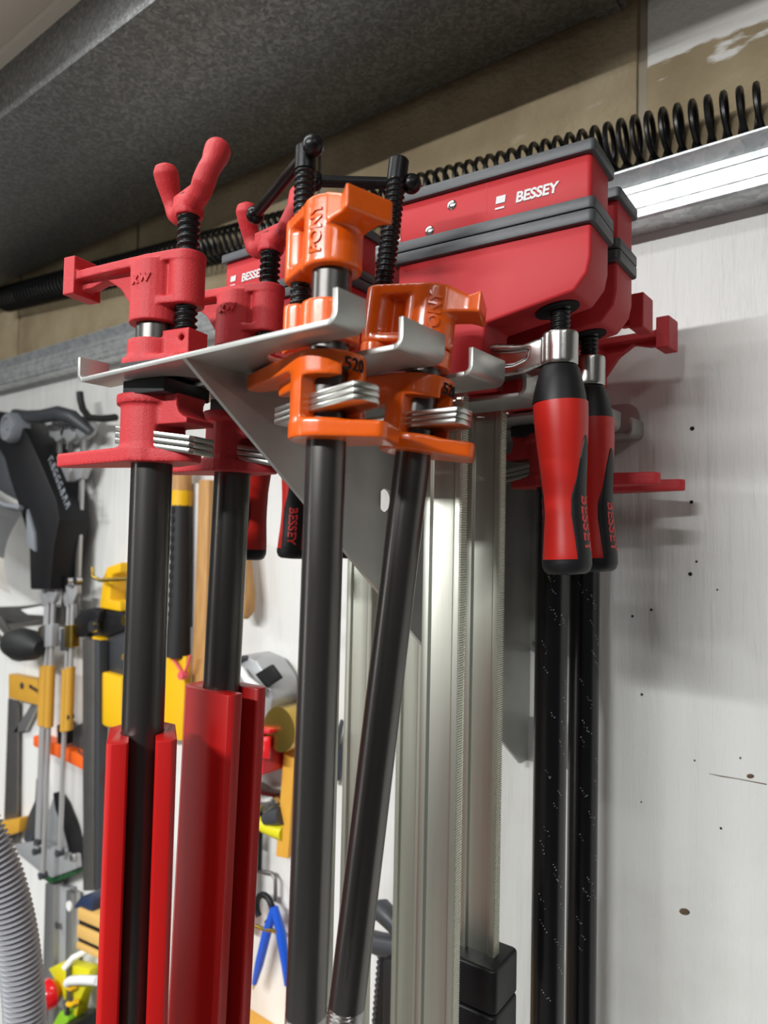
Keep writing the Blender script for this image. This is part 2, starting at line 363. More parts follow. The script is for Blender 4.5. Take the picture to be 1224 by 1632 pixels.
fl=MB().prism(rrect(0,62,-210,20,9),-3,0,'y').prism(rrect(-112,112,3,36,14),-3,0,'y').box(0,44,-3,0,-319,-275)
part('wall_flange',fl,'rack_steel',rk,bevel=0.4)
for x,z in ((10,-200),(50,-200),(22,-300)): part('screw',MB().lathe([(5,0),(4.6,1.6),(3,2.6),(0.1,2.8)],16).map(lambda a,b,c:(a,-c-3,b)).mv(x,0,z),'bright_steel',rk)
# ------------------------------------------------------------------ red pipe clamps
def red_meshes():
    h=MB().prism(hull((-25,0,12),(0,0,13),(50,0,10),(68,0,10)),76.5,83,'z').cyl(18,38,79).cyl(11.6,48,83,(-25,0))
    h.box(67,78,-12,12,66,93).prism([(10,83),(70,83),(70,71),(58,71),(44,75),(30,66),(18,50),(10,45)],-4,4,'y').box(-25,0,-2.2,2.2,44,83).prism(hull((-25,0,11),(0,0,16)),48,53,'z')
    head=cast('jaw_head',h,(),0.8,3)
    s=MB().cyl(18.5,9,26).box(-36,-14,-9.5,9.5,12,31).prism(hull((-25,0,16),(4,0,19)),8,14,'z')
    slide=cast('sliding_jaw',s,[MB().lathe([(2.2,0),(2.2,30)],10).rx(R(90)).mv(-30,14,25)],1.0,2)
    t=MB().cyl(21,-55,-10).cyl(23.8,-17,-11).box(-40,-10,-13,13,-32,-12).prism(hull((0,0,22),(82,0,6)),-55,-45.5,'z').prism(hull((0,0,21),(-26,0,12)),-55,-47,'z')
    tail=cast('tail_jaw',t,[MB().box(-60,-15.5,-40,40,-46.5,-31),MB().lathe([(9.5,-30),(9.5,30)],24).rx(R(90)).mv(-41,0,-18)],1.0,3)
    return head,slide,tail
RH,RS,RT=red_meshes()
RED_THREAD=MB().thread(7.6,1.7,4.6,30,122,(-25,0)).mesh('screw',ang=60)
def wing():
    r=MB()
    for sg in (1,-1):
        pts=[(q[0],q[1],q[2]*0.97) for q in [(0,0,-1),(12,-1.5,-0.5),(21,-3.5,0),(27,-4.5,4),(29,-3,11),(28.5,0,17),(27,3,24),(25.5,5.5,30),(25,6.5,34),(24.8,7,36)]]
        rad=[8,7.2,7,7.4,7,7,8.2,8.6,6.6,1]
        r.tube([(x*sg,y*sg,z) for x,y,z in pts],rad,14)
    r.lathe([(9.6,-9),(10,-4),(9,3),(5,6)],8).box(-16,16,-4,4,-2,9)
    return r
WING=cast('wing_handle',wing(),(),1.0,4)
PLATE=MB().prism([(-46,-9),(-44,-12),(-4,-16),(16,-16),(16,16),(-4,16),(-44,12),(-46,9)],-1.75,1.75,'z').mesh('clutch_plate',0.5)
PADU=MB().box(-28,8,-20,23,0.2,8.5).mesh('face_pad',0.8); PADL=MB().box(-30,5,-20,23,-12.5,-3.4).mesh('face_pad',0.8)
def c_section():
    """clip-on pad: a faceted U round the pipe"""
    out=[(-21,24),(-21,-14),(-12,-24),(12,-24),(21,-14),(21,24),(18,27),(9,27),(8,24),(8,12)]
    out+=[(13.7*math.cos(R(a)),13.7*math.sin(R(a))) for a in (54,30,0,-30,-60,-90,-120,-150,180,150,126)]
    out+=[(-8,12),(-8,24),(-9,27),(-18,27)]
    return out
def sec_mesh(z0,z1):
    P=c_section(); n=len(P); m=MB(); m.add([(x,y,z0) for x,y in P]+[(x,y,z1) for x,y in P],[tuple(range(n)),tuple(range(n,2*n))]+[(i,(i+1)%n,(i+1)%n+n,i+n) for i in range(n)]); return m
LOGO=text('w',11,1.8,0.35).join(text('x',11,1.8,0.3).mv(-7,-1,0))
def red_clamp(label,x,y,deg,tilt=0,wing_rot=0,pad=None,long=True,pipe='pipe_black',group=None,bottom=-840,plate_tilt=8):
    t=thing('pipe_clamp',label,'clamp',x,y,103,0,group)
    t.rotation_mode='QUATERNION'; t.rotation_quaternion=Quaternion(FWH,R(tilt))@Quaternion((0,0,1),ang_of(deg))
    part('pipe',MB().lathe([(13.35,bottom),(13.35,60)],40),pipe,t,'dark steel pipe' if pipe=='pipe_black' else 'black painted pipe with pale print')
    part('jaw_head',RH,'cast_red',t); part('sliding_jaw',RS,'cast_red',t); part('tail_jaw',RT,'cast_red',t)
    part('screw',RED_THREAD,'screw_black',t,'black threaded screw')
    w=part('wing_handle',WING,'cast_red',t); w.location=(-25*S,0,117*S); w.rotation_euler=(0,0,wing_rot)
    part('face_pad',PADU,'black_rubber',t); part('face_pad',PADL,'black_rubber',t)
    for k in range(3):
        c=part('clutch_plate',PLATE,'zinc_plate',t); c.location=(2*S,0,(-33.8-k*4.0-1)*S); c.rotation_euler=(0,R(-plate_tilt),0)
    if pipe=='pipe_painted':
        rnd=random.Random(int(y)); pm=MB(); z=-30
        while z>-460:
            base=R(-100+90*rnd.random()); n=rnd.randint(3,7)
            for k in range(n):
                an=base+k*0.10*rnd.choice((1,1,0.6)); zz=z-k*rnd.uniform(1.2,2.6); w=rnd.uniform(0.03,0.07); hh=rnd.uniform(0.3,1.3)
                q=13.42; pm.add([(q*math.cos(an+u*w),q*math.sin(an+u*w),zz+v*hh) for u,v in ((0,0),(1,0.4),(1,1),(0,0.6))],[(0,1,2,3)])
            z-=rnd.uniform(6,22)
        e=part('print_marks',pm,'white_text',t); e['kind']='stuff'
    lg=LOGO_COPY()
    part('logo',lg,'cast_red',t)
    if pad: 
        z0,rot=pad; part('pipe_pad',sec_mesh(bottom+4,z0).rz(rot),'pad_red',t,'bright red plastic pad sleeve',bevel=0.6,ang=30)
    return t
def LOGO_COPY():
    def wrap(x,y,z,r=18.0): a=R(104)+x/r; return ((r+z)*math.cos(a),(r+z)*math.sin(a),66+y)
    m=MB(); m.join(LOGO); return m.map(wrap)
red_clamp('front red pipe clamp, wing handle on top, T-shaped foot jutting past the rack lip',-413,276,102,0,ang_of(-99)-ang_of(102)+PI,(-231,R(44)))
red_clamp('red pipe clamp behind the front red one, its pipe in a faceted red sleeve',-413,346,101,1.2,ang_of(-95)-ang_of(102)+PI,(-212,R(89)))
red_clamp('red pipe clamp on a black painted pipe beside the steel bar clamps',-255,556,-90,0,0.6,None,pipe='pipe_painted')
red_clamp('red pipe clamp on a black painted pipe in the notch next to the wall',-255,626,-92,0,0.9,None,pipe='pipe_painted')
# ------------------------------------------------------------------ orange pipe clamps
def orange_meshes():
    h=MB().cyl(16,40,76).cyl(9.6,43,76,(-31,0)).box(-31,0,-3.5,3.5,42,76).prism(hull((-31,0,9.2),(0,0,15)),70,76.5,'z').prism(hull((-31,0,9.2),(0,0,15)),41.5,47,'z')
    f=[(10,-12,60),(10,12,60),(10,12,77),(10,-12,77),(24,-12,61),(24,12,61),(24,12,71),(24,-12,71),(32,-15,60),(32,15,60),(32,15,73),(32,-15,73)]
    h.add(f,[(0,1,2,3)[::-1],(8,9,10,11),(0,4,5,1)[::-1],(1,5,6,2)[::-1],(2,6,7,3)[::-1],(3,7,4,0)[::-1],(4,8,9,5)[::-1],(5,9,10,6)[::-1],(6,10,11,7)[::-1],(7,11,8,4)[::-1]])
    head=cast('jaw_head',h,(),0.9,5)
    s=MB().cyl(9.4,3,28,(-31,0)).cyl(16,0.6,22).prism(hull((-31,0,9.4),(0,0,16)),0.6,10,'z')
    slide=cast('sliding_jaw',s,(),0.9,4)
    t=MB().cyl(20,-51,-6).prism(hull((0,0,20),(66,0,7)),-15,-6,'z').prism(hull((0,0,20.5),(-20,-26,6),(-30,-8,6)),-51,-42,'z').prism(hull((0,0,14),(40,0,3)),-22,-14,'z').box(4,24,-6,6,-34,-28)
    tail=cast('tail_jaw',t,[MB().box(-40,-2,-6,40,-41,-19),MB().box(-40,-6,-6,6,-22,-12)],0.9,4)
    return head,slide,tail
OH,OS,OT=orange_meshes()
def ORANGE_THREAD(top): return MB().thread(6.2,1.2,3.6,26,top-14,(-31,0)).lathe([(6.2,top-14),(6.2,top-1),(5.4,top)],20,(-31,0))
OPL=MB().prism([(-36,8),(-34,12),(-6,15),(4,13),(30,13),(30,-13),(4,-13),(-6,-15),(-34,-6),(-36,-2)],-1.5,1.5,'z').mesh('clutch_plate',0.4)
PONY=text('PONY',9.5,2.0,0.35)
N520=text('520',9.5,0.5,0.12)
def orange_clamp(label,x,y,deg,tail_deg,tilt,bottom,top,barp,mark=True,dz=0):
    t=thing('pipe_clamp',label,'clamp',x,y,103)
    q=Quaternion(FWH,R(tilt)); t.rotation_mode='QUATERNION'; t.rotation_quaternion=q
    part('pipe',MB().lathe([(10.65,bottom+26),(10.65,58+dz)],40),'pipe_black',t,'dark steel pipe')
    part('pipe_thread',MB().thread(10.8,0.9,2.3,bottom,bottom+27,(0,0),28,6),'thread_steel',t,'bright threaded pipe end')
    a=ang_of(deg); b=ang_of(tail_deg)
    H=part('jaw_head',OH,'cast_orange',t); H.rotation_euler=(0,0,a); H.location=(0,0,dz*S)
    s=part('sliding_jaw',OS,'cast_orange',t); s.rotation_euler=(0,0,a); s.scale=(1,1,1+dz*0.018)
    u=part('tail_jaw',OT,'cast_orange',t); u.rotation_euler=(0,0,b)
    sc=part('screw',ORANGE_THREAD(top),'screw_black',t,'black threaded screw'); sc.rotation_euler=(0,0,a)
    (p0,p1)=barp; inv=q.inverted()
    A,B=[inv@Vector((p[0]-x,p[1]-y,p[2]-103)) for p in (p0,p1)]
    bb=part('handle_bar',MB().rod(A,B,3.6,14),'screw_black',sc,'black sliding handle bar'); bb.rotation_euler=(0,0,-a)
    for p in (A,B):
        k=part('ball_end',MB().ball(p,6.2),'screw_black',sc); k.rotation_euler=(0,0,-a)
    sd=1
    m=MB().join(PONY).map(lambda x_,y_,z_:(-y_,x_,z_))
    def wrap(x_,y_,z_): an=math.radians(0)+x_/16.0; return ((16+z_)*math.sin(an),-(16+z_)*math.cos(an),58+y_)
    part('lettering',m.map(wrap).rz(TXT[0]),'cast_orange',H)
    if mark:
        m=MB().join(N520)
        def wr2(x_,y_,z_): an=x_/20.3; return ((20.3+z_)*math.sin(an),-(20.3+z_)*math.cos(an),-13+y_)
        part('number',m.map(wr2).rz(TXT[1]),'dark_hole',u)
    for k in range(3):
        c=part('clutch_plate',OPL,'zinc_plate',t); c.location=(0,0,(-30-k*3.2)*S); c.rotation_euler=(R(0),R(0),b)
        c.rotation_mode='XYZ'; c.rotation_euler=(R(5)*math.sin(b),R(-6)*math.cos(b),b)
    return t
TXT=[R(21),R(-87)]
orange_clamp('glossy orange pipe clamp with slanted handle bar and 520 stamped on its tail',-255,276,-103,82,0.6,-372,122,((-276,281,222),(-368,320,222)))
orange_clamp('glossy orange pipe clamp hanging askew, its handle bar level, between two rack lips',-243,346,-66,92,5.7,-400,131,((-256,348,222),(-303,310,222)),dz=-28)
# ------------------------------------------------------------------ parallel-jaw bar clamps
def kmeshes():
    K={}
    K['jaw_upper']=MB().prism(rrect(-31,106,-19,19,3),106.5,136,'z').mesh('jaw_body',0.6)
    K['cap']=MB().prism(rrect(-33,109,-22.5,22.5,3),135.5,143,'z').mesh('jaw_cap',0.9)
    K['band']=MB().prism(rrect(-33,109,-22.5,22.5,4),100.2,107.5,'z').prism(rrect(-33,109,-22.5,22.5,4),92,99.6,'z').mesh('jaw_band',0.8)
    lo=[(-31,2),(34,2),(37,41),(96,52),(104,62),(106,72),(106,93),(-31,93)]
    K['jaw_lower']=MB().prism(lo,-19,19,'y').mesh('jaw_body',2.0,3)
    arm=MB().prism([(14,6),(60,8),(75,12),(75,31),(58,27),(40,30),(14,30)],-8,8,'y').lathe([(11.6,11.5),(11.6,33)],28,(81,0))
    K['arm']=cast('spindle_arm',arm,[MB().prism([(28,14),(52,14),(61,17),(63,24),(50,24),(28,26)],-20,-5,'y'),MB().prism([(28,14),(52,14),(61,17),(63,24),(50,24),(28,26)],5,20,'y')],0.9,3)
    K['spindle']=MB().thread(6.5,0.9,3.0,30,60,(81,0)).lathe([(9,9),(9,13)],20,(81,0)).mesh('spindle',ang=60)
    K['bore']=MB().lathe([(13,-0.6),(13,0.8)],28).map(lambda x,y,z:(x*1.1,y,z)).ry(R(-11.5)).mv(79,0,48.4).mesh('spindle_bore')
    K['collar']=MB().lathe([(11,11),(12.4,9),(14.6,1),(16.4,-7),(17.2,-13)],36,(81,0)).mesh('grip_collar')
    return K
KM=kmeshes()
HP=[(-13,17.3),(-25,17.0),(-38,16.0),(-52,14.6),(-64,13.5),(-76,12.9),(-88,13.2),(-100,14.2),(-110,14.9),(-116,14.8),(-119.5,13.4),(-121.2,10.8),(-121.6,0.1)]
def hr0(z):
    z=min(-13,z)
    for (a,ra),(b,rb) in zip(HP,HP[1:]):
        if b<=z<=a: return ra+(rb-ra)*(a-z)/(a-b)
    return 0.1
def hr(z):
    if z<-112: return hr0(z)
    return sum(hr0(z+d) for d in (-9,-6,-3,0,3,6,9))/7 if z>-103 else hr0(z)
def hw(z):
    T=[(-34,0),(-37,7),(-48,18),(-62,30),(-74,48),(-84,50),(-98,44),(-112.5,40),(-113,90),(-130,90)]
    if z>-34: return -1
    for (a,x),(b,y) in zip(T,T[1:]):
        if b<=z<=a: return x+(y-x)*(a-z)/(a-b)
    return 90
def grip():
    red=MB().lathe([(max(hr(z),0.1),z) for z in [-13-2*k for k in range(54)]+[-120,-121.2,-121.6]],56)
    blk=MB(); zs=[-34.5-1.5*k for k in range(53)]; m=14
    for c0 in (90,270):
        vs=[];fs=[]
        for z in zs:
            w=max(hw(z),0.5)
            for k in range(m+1):
                t=-1+2*k/m; an=R(c0+w*t); q=hr(z)+(0.5 if 0<k<m and z<-35 else -0.3); vs.append((q*math.cos(an),q*math.sin(an),z))
        for i in range(len(zs)-1):
            for k in range(m): fs.append((i*(m+1)+k,i*(m+1)+k+1,(i+1)*(m+1)+k+1,(i+1)*(m+1)+k))
        blk.add(vs,fs)
    blk.lathe([(hr(-112)-0.3,-111.8),(hr(-112.4)+0.5,-112.3),(hr(-114)+0.5,-114),(hr(-116)+0.5,-116),(hr(-118)+0.5,-118),(hr(-119.5)+0.5,-119.6),(hr(-121)+0.4,-121.2),(0.1,-122)],56)
    return red.mesh('grip_red',ang=50),blk.mesh('grip_black',ang=50)
GR,GB=grip()
BES=text('BESSEY',9.4,0.6,0.3,0.12,0.95)
GT=text('BESSEY',11.5,0.5,0.25)
def grip_text():
    m=MB().join(GT).map(lambda x,y,z:(y,-x,z))
    def wr(x,y,z): zz=-90+y; r=hr(zz)+0.5; an=R(90)+x/r; return ((r+z)*math.cos(an),(r+z)*math.sin(an),zz)
    return m.map(wr).mesh('lettering')
GTM=grip_text()
def bar_mesh(bottom,top=130):
    pr=[(-14.5,-4.75),(-9.5,-4.75),(-8,-2.6),(8,-2.6),(9.5,-4.75),(14,-4.75),(14,4.75),(9.5,4.75),(8,2.6),(-8,2.6),(-9.5,4.75),(-14.5,4.75)]
    return MB().prism(pr,bottom,top,'z')
def teeth(bottom,top):
    m=MB(); n=int((top-bottom)/1.7); vs=[];fs=[]
    for i in range(n):
        z=bottom+i*1.7
        vs+=[(13.6,-4.3,z),(13.6,4.3,z),(14.9,4.3,z+0.5),(14.9,-4.3,z+0.5),(14.9,4.3,z+1.2),(14.9,-4.3,z+1.2),(13.6,4.3,z+1.7),(13.6,-4.3,z+1.7)]
        o=8*i; fs+=[(o,o+1,o+2,o+3)[::-1],(o+3,o+2,o+4,o+5)[::-1],(o+5,o+4,o+6,o+7)[::-1],(o,o+3,o+5,o+7),(o+1,o+6,o+4,o+2)]
    return m.add(vs,fs)
def bar_clamp(label,x,y,deg,grip_deg,bottom=-640,tilt=0,letter=True,endb=False,lean=-3):
    t=thing('bar_clamp',label,'clamp',x,y,103); t.rotation_mode='QUATERNION'; t.rotation_quaternion=Quaternion(FWH,R(tilt))@Quaternion((0,0,1),ang_of(deg))
    b=part('bar',bar_mesh(bottom),'bar_zinc',t,'zinc plated grooved steel bar',bevel=0.35)
    e=part('serration',teeth(bottom+2,0),'bar_zinc',b); e['kind']='stuff'
    part('jaw_body',KM['jaw_upper'],'plastic_red',t); part('jaw_body',KM['jaw_lower'],'plastic_red',t)
    part('jaw_cap',KM['cap'],'grey_plastic',t); part('jaw_band',KM['band'],'grey_plastic',t)
    part('spindle_arm',KM['arm'],'steel_satin',t); part('spindle',KM['spindle'],'screw_black',t); part('spindle_bore',KM['bore'],'dark_hole',t)
    part('grip_collar',KM['collar'],'black_plastic',t)
    for me,mm,nm in ((GR,'grip_red','grip_red'),(GB,'black_plastic','grip_black')):
        o=part(nm,me,mm,t); o.location=(81*S,0,0); o.rotation_euler=(Matrix.Rotation(R(lean),3,'Y')@Matrix.Rotation(R(grip_deg),3,'Z')).to_euler()
    for k in ((0,1) if letter else ()):
        o=part('grip_lettering',GTM,'red_text',t); o.location=(81*S,0,0); o.rotation_euler=(Matrix.Rotation(R(lean),3,'Y')@Matrix.Rotation(R(grip_deg+180*k),3,'Z')).to_euler()
    for sg in (-1,1):
        m=MB().join(BES).map(lambda a,c,d:(a,-d,c)); mm=MB().box(-27.5,-21,-0.3,0.3,-0.6,4.2).box(-27.5,-21,-0.3,0.3,-4.4,-3.2)
        mm.map(lambda a,c,d:(a+d*0.12,c,d)); m.join(mm).mv(71,-19.2,119)
        if sg>0: m.map(lambda a,c,d:(142-a,-c,d))
        part('lettering',m,'white_text',t)
        for rx,rz_ in ((11,126),(-6,112)):
            part('rivet',MB().lathe([(3.6,0),(3.4,0.5),(2.6,1.0),(0.1,1.2)],18).map(lambda a,c,d:(a+rx,sg*(19+d),c+rz_)),'bright_steel',t)
    part('jaw_seam',MB().box(36.4,37.0,-19.08,19.08,107.6,135.4),'plastic_red',t)
    if endb:
        m1=MB().prism(rrect(-25,24,-20,20,5),bottom-26,bottom+6,'z').prism(rrect(-25,24,-20,20,5),bottom-60,bottom-27,'z')
        part('end_stop',m1,'black_plastic',t,bevel=2.5,seg=3)
    return t
bar_clamp('red and black bar clamp whose lettered jaw points away from the orange clamps',-271,416,-85,90+0-8,-720)
bar_clamp('red and black bar clamp half hidden behind its twin, black stop at bar end',-279,486,-87,78,-418,endb=True)
bar_clamp('red and black bar clamp behind the second red pipe clamp, grip beside its pipe',-384,416,92,178,-700,letter=False)
bar_clamp('red and black bar clamp, lettered black side of its grip showing behind the gusset',-402,486,91,215,-700)
bar_clamp('red and black bar clamp nearest the wall, its grip hidden by the gusset',-396,556,90,200,-700)
# ------------------------------------------------------------------ tools hanging on the white boards beyond the clamps
class WT:
    """a thing hung on the boards; outlines are given in wall coordinates (x, height), y counts out from the boards"""
    def __init__(s,name,label,cat,cx,cz,group=None): s.cx,s.cz=cx,cz; s.o=thing(name,label,cat,cx,YW,cz,0,group)
    def L(s,p): return [(x-s.cx,z-s.cz) for x,z in p]
    def poly(s,name,p,y0,y1,m,bevel=0.8,parent=None,label=None): return part(name,MB().prism(s.L(p),-y1,-y0,'y'),m,parent or s.o,label,bevel=bevel)
    def path(s,name,p,y,r,m,parent=None,n=10,label=None):
        ys=y if isinstance(y,(list,tuple)) else [y]*len(p); q=s.L(p)
        return part(name,MB().tube([(a,-h,b) for (a,b),h in zip(q,ys)],r,n),m,parent or s.o,label,ang=50)
    def disc(s,name,p,y0,y1,r,m,parent=None,prof=None,n=28):
        (x,z),=s.L([p]); pr=prof or [(r,y0),(r,y1)]
        return part(name,MB().lathe(pr,n).map(lambda a,b,c:(a+x,-c,b+z)),m,parent or s.o)
    def marks(s,name,n,p,w,hgt,y,m,rot=0):
        (x,z),=s.L([p]); q=MB(); rnd=random.Random(n)
        for k in range(n):
            a=(k-(n-1)/2)*w; e=w*0.36
            for u0,u1,v0,v1 in ((-e,-e*0.45,-hgt/2,hgt/2),(-e,e,hgt/2*rnd.choice((0.6,-0.1)),hgt/2),(rnd.choice((0.1,e*0.5)),e,-hgt/2,0)): q.box(a+u0,a+u1,v0,v1,0,0.5)
        return part(name,q.rz(rot).map(lambda a,b,cc:(a+x,-y-cc,b+z)),m,s.o)
    def word(s,name,st,p,size,y,m,rot=0,parent=None,bold=0.2):
        (x,z),=s.L([p]); return part(name,text(st,size,0.6,bold).rz(rot).map(lambda a,b,c:(a+x,-y-c,b+z)),m,parent or s.o)
# respirator hood with visor
h=WT('face_shield','black face shield with clear visor and grey temple knob hung on the wall','face shield',-1330,90)
fr=[(-1574.7, 253.9), (-1405.7, 231.5), (-1324.1, 209.6), (-1279.2, 179.1), (-1220.7, 118.7), (-1165.1, 56.4), (-1152.5, 24.0), (-1167.3, -24.6), (-1174.6, -92.9), (-1243.2, -96.8), (-1254.3, -15.4), (-1280.3, 24.1), (-1338.9, 100.7), (-1361.8, 137.4), (-1399.9, 167.4), (-1568.3, 191.5)]
h.poly('side_frame',fr,20,75,'black_plastic',4)
h.poly('inner_frame',[(-1598.9, 196.4), (-1399.9, 167.4), (-1356.5, 133.5), (-1323.4, 88.4), (-1292.0, 52.8), (-1366.0, 71.8), (-1474.0, 105.6), (-1594.0, 149.6)],25,70,'dark_grey',3)
h.path('crown_strap',[(-1359.4, 223.5), (-1293.5, 211.6), (-1236.2, 205.3), (-1180.4, 205.9), (-1151.0, 198.8), (-1125.1, 173.0)],[60,66,70,68,60,40],[9,11,12,13,12,8],'dark_grey')
h.disc('temple_knob',*[(-1322.8, 191.0)],0,0,0,'mid_grey',None,[(27,60),(28,84),(24,92),(18,93),(16,89),(6,89),(5,91),(0.2,91)])
h.marks('lettering',8,*[(-1154.8, 87.6)],14,15,76,'mid_grey',R(-52))
def visor(t0,t1):
    top=[(-1593.1, 140.3), (-1473.1, 96.8), (-1390.8, 66.3), (-1315.3, 49.7), (-1259.1, 44.4)]; bot=[(-1574.2, -40.8), (-1457.1, -69.8), (-1389.7, -86.2), (-1331.1, -101.9), (-1297.1, -109.1)]
    vs=[];fs=[];n=len(top)
    for j in range(6):
        t=t0+(t1-t0)*j/5
        for k in range(n):
            x=top[k][0]*(1-t)+bot[k][0]*t; z=top[k][1]*(1-t)+bot[k][1]*t; vs.append((x-h.cx,-(78+34*math.sin(PI*(0.1+0.8*t))-10*k/n),z-h.cz))
    for j in range(5):
        for k in range(n-1): fs.append((j*n+k,j*n+k+1,(j+1)*n+k+1,(j+1)*n+k))
    return MB().add(vs,fs)
part('visor',visor(0,0.58),'clear_visor',h.o,'smoky upper visor'); part('visor_sheet',visor(0.58,1.0),'clear_sheet',h.o,'clear lower visor sheet')
h.path('visor_rim',[(-1593.1, 140.3), (-1473.1, 96.8), (-1390.8, 66.3), (-1315.3, 49.7), (-1259.1, 44.4)],88,4.5,'mid_grey')
h.poly('neck_seal',[(-1259.1, 44.4), (-1229.0, 1.7), (-1222.0, -31.5), (-1253.8, -21.1)],30,80,'mid_grey',3)
# hook and light bar clamps
k=WT('wall_hook','black L-shaped hook above the silver clamps on the wall','hook',*(-1187.6, 210.3))
k.path('hook_arm',[(-1051.8, 191.4), (-1093.0, 193.0), (-1132.3, 198.7), (-1153.6, 214.8), (-1163.0, 232.2), (-1166.0, 245.8)],[40,40,40,40,40,40],6,'black_rubber')
def small_clamp(label,hx,hz,length,seed,mt='alu'):
    t=WT('small_bar_clamp',label,'clamp',hx,hz,'light silver clamps on the hook'); rnd=random.Random(seed)
    t.poly('bar',[(hx-5,hz),(hx+5,hz),(hx+5,hz-length),(hx-5,hz-length)],28,34,mt)
    t.poly('head',[(hx-26,hz+14),(hx-12,hz+26),(hx+20,hz+22),(hx+34,hz+8),(hx+26,hz-8),(hx+4,hz-16),(hx-10,hz-6),(hx-22,hz-4)],22,40,'silver_plastic',3)
    for a,b in ((-18,14),(6,14),(24,8)): t.disc('rivet',(hx+a,hz+b),40,43,4.5,'bright_steel',n=14)
    t.poly('sliding_jaw',[(hx-14,hz-46),(hx+12,hz-40),(hx+26,hz-56),(hx+10,hz-84),(hx-8,hz-88),(hx-24,hz-62)],24,40,'silver_plastic',3)
small_clamp('small silver bar clamp hanging left on the black hook',*(-1245.5, 179.6),330,1)
small_clamp('small silver bar clamp hanging between its two twins on the black hook',*(-1206.2, 175.6),330,2,'grey_steel')
small_clamp('small silver bar clamp nearest the black hook bend',*(-1164.8, 180.3),330,3)
# row of combination spanners on a rail
def spanner(hx,hz,length,k):
    t=WT('rod_clamp',['steel rod clamp with brass pad and yellow sleeve beside the try square','steel rod clamp with grey pad and yellow sleeve on the rail','longest steel rod clamp with silver pad and yellow sleeve','steel rod clamp with black pad and yellow sleeve','short steel rod clamp next to the black spring clamp'][k],'rod clamp',hx,hz,'steel rods with yellow sleeves')
    y=40+7*(k%3)
    t.path('rod',[(hx,hz),(hx+2,hz-length)],y,4,'rod_steel')
    t.path('yellow_sleeve',[(hx+0.4,hz-118),(hx+1.2,hz-222)],y,7.5,'yellow_ochre')
    t.poly('head',[(hx-16,hz+4),(hx-20,hz+22),(hx-8,hz+12),(hx+6,hz+12),(hx+16,hz+26),(hx+18,hz+6),(hx+6,hz-12),(hx-6,hz-12)],y-5,y+5,'silver_plastic',2)
    t.disc('ring',(hx-14,hz+24),y-3,y+6,7,'bright_steel',n=16); t.disc('ring',(hx+14,hz+26),y-3,y+6,7,'bright_steel',n=16)
    t.poly('pad',[(hx-12,hz-50),(hx+12,hz-46),(hx+14,hz-84),(hx-10,hz-88)],y-7,y+8,['brass','grey_steel','silver_plastic','dark_grey'][k%4],2)
    t.disc('cap',(hx+2,hz-length),y-6,y+6,6,'dark_grey',n=14)
for i,(x,z,l) in enumerate([(*p,l) for p,l in zip([(-1252.2, -115.6), (-1230.3, -110.8), (-1200.1, -106.7), (-1174.3, -111.5), (-1148.1, -103.4)],(440,420,470,425,200))]): spanner(x,z,l,i)
rl=WT('tool_rail','dark steel rail with white shelf edge carrying the hanging rods','rail',*(-1362.9, -161.4))
rl.poly('rail_plate',[(-1557.2, -154.0), (-1393.8, -139.6), (-1297.0, -127.9), (-1165.1, -132.6), (-1104.8, -138.3), (-1103.0, -164.2), (-1183.7, -161.2), (-1317.8, -161.8), (-1553.0, -194.8)],2,22,'grey_steel',3)
rl.poly('white_edge',[(-1376.7, -144.8), (-1299.8, -132.1), (-1271.5, -136.8), (-1270.6, -148.0), (-1346.2, -151.8)],20,28,'white_plastic',2)
bg=WT('rubber_mallet','round black rubber-headed mallet resting on the steel rail','mallet',*(-1396.3, -209.0))
bg.path('mallet_head',[(-1353.0, -199.5), (-1323.5, -198.8), (-1287.9, -197.3), (-1248.9, -195.4), (-1226.4, -197.3)],[60,62,64,62,60],[10,24,30,26,12],'black_rubber',n=18)
bg.path('mallet_handle',[(-1511.4, -170.0), (-1401.5, -172.7), (-1343.6, -194.0)],[60,60,62],[20,18,12],'grey_steel')
# try square
s=WT('try_square','brass-faced try square with long grey steel blade hanging on the wall','square',*(-1389.2, -290.3))
st=s.poly('stock',[(-1420.5, -272.2), (-1304.0, -268.4), (-1300.1, -313.4), (-1416.3, -317.3)],6,24,'yellow_ochre',1.5)
s.disc('brass_pin',*[(-1362.1, -286.2)],24,26,6,'dark_grey',n=14); s.marks('lettering',9,*[(-1308.2, -286.5)],6,7,24.4,'dark_grey',R(-8))
s.poly('blade',[(-1445.8, -324.6), (-1404.0, -323.0), (-1384.9, -589.1), (-1440.8, -604.4)],8,11,'grey_steel',0.3)
s.poly('second_blade',[(-1324.9, -319.0), (-1369.0, -374.2), (-1418.9, -386.8), (-1349.1, -319.3)],8,11,'alu',0.3)
# orange driver bit holder
b_=WT('bit_holder','orange driver bit holder strip with dark bits standing in it','bit holder',*(-1207.6, -380.6))
b_.poly('strip',[(-1309.5, -369.6), (-1267.8, -368.6), (-1214.4, -369.6), (-1147.3, -371.4), (-1077.0, -373.6), (-1015.2, -374.5), (-1013.6, -399.5), (-1075.1, -401.5), (-1145.7, -394.1), (-1212.7, -390.9), (-1265.9, -390.6), (-1308.0, -387.5)],2,26,'orange_plastic',2)
for x in range(110,132,4):
    (a,c),=[(-1597.9, 1157.4)] if False else [(-1.0,0.0)]
for i,(a,c) in enumerate([(-1184.8, -366.0), (-1174.4, -366.2), (-1164.0, -366.3), (-1153.7, -367.4), (-1069.9, -368.1), (-1060.6, -368.2), (-1051.4, -369.3)]):
    b_.path('driver_bit',[(a,c),(a,c+34+4*(i%3))],14,3.2,'dark_grey' if i%2 else 'grey_steel',n=8)
b_.poly('black_clip',[(-1219.3, -334.5), (-1200.6, -325.9), (-1191.4, -363.0), (-1214.7, -365.3)],6,30,'black_plastic',2)
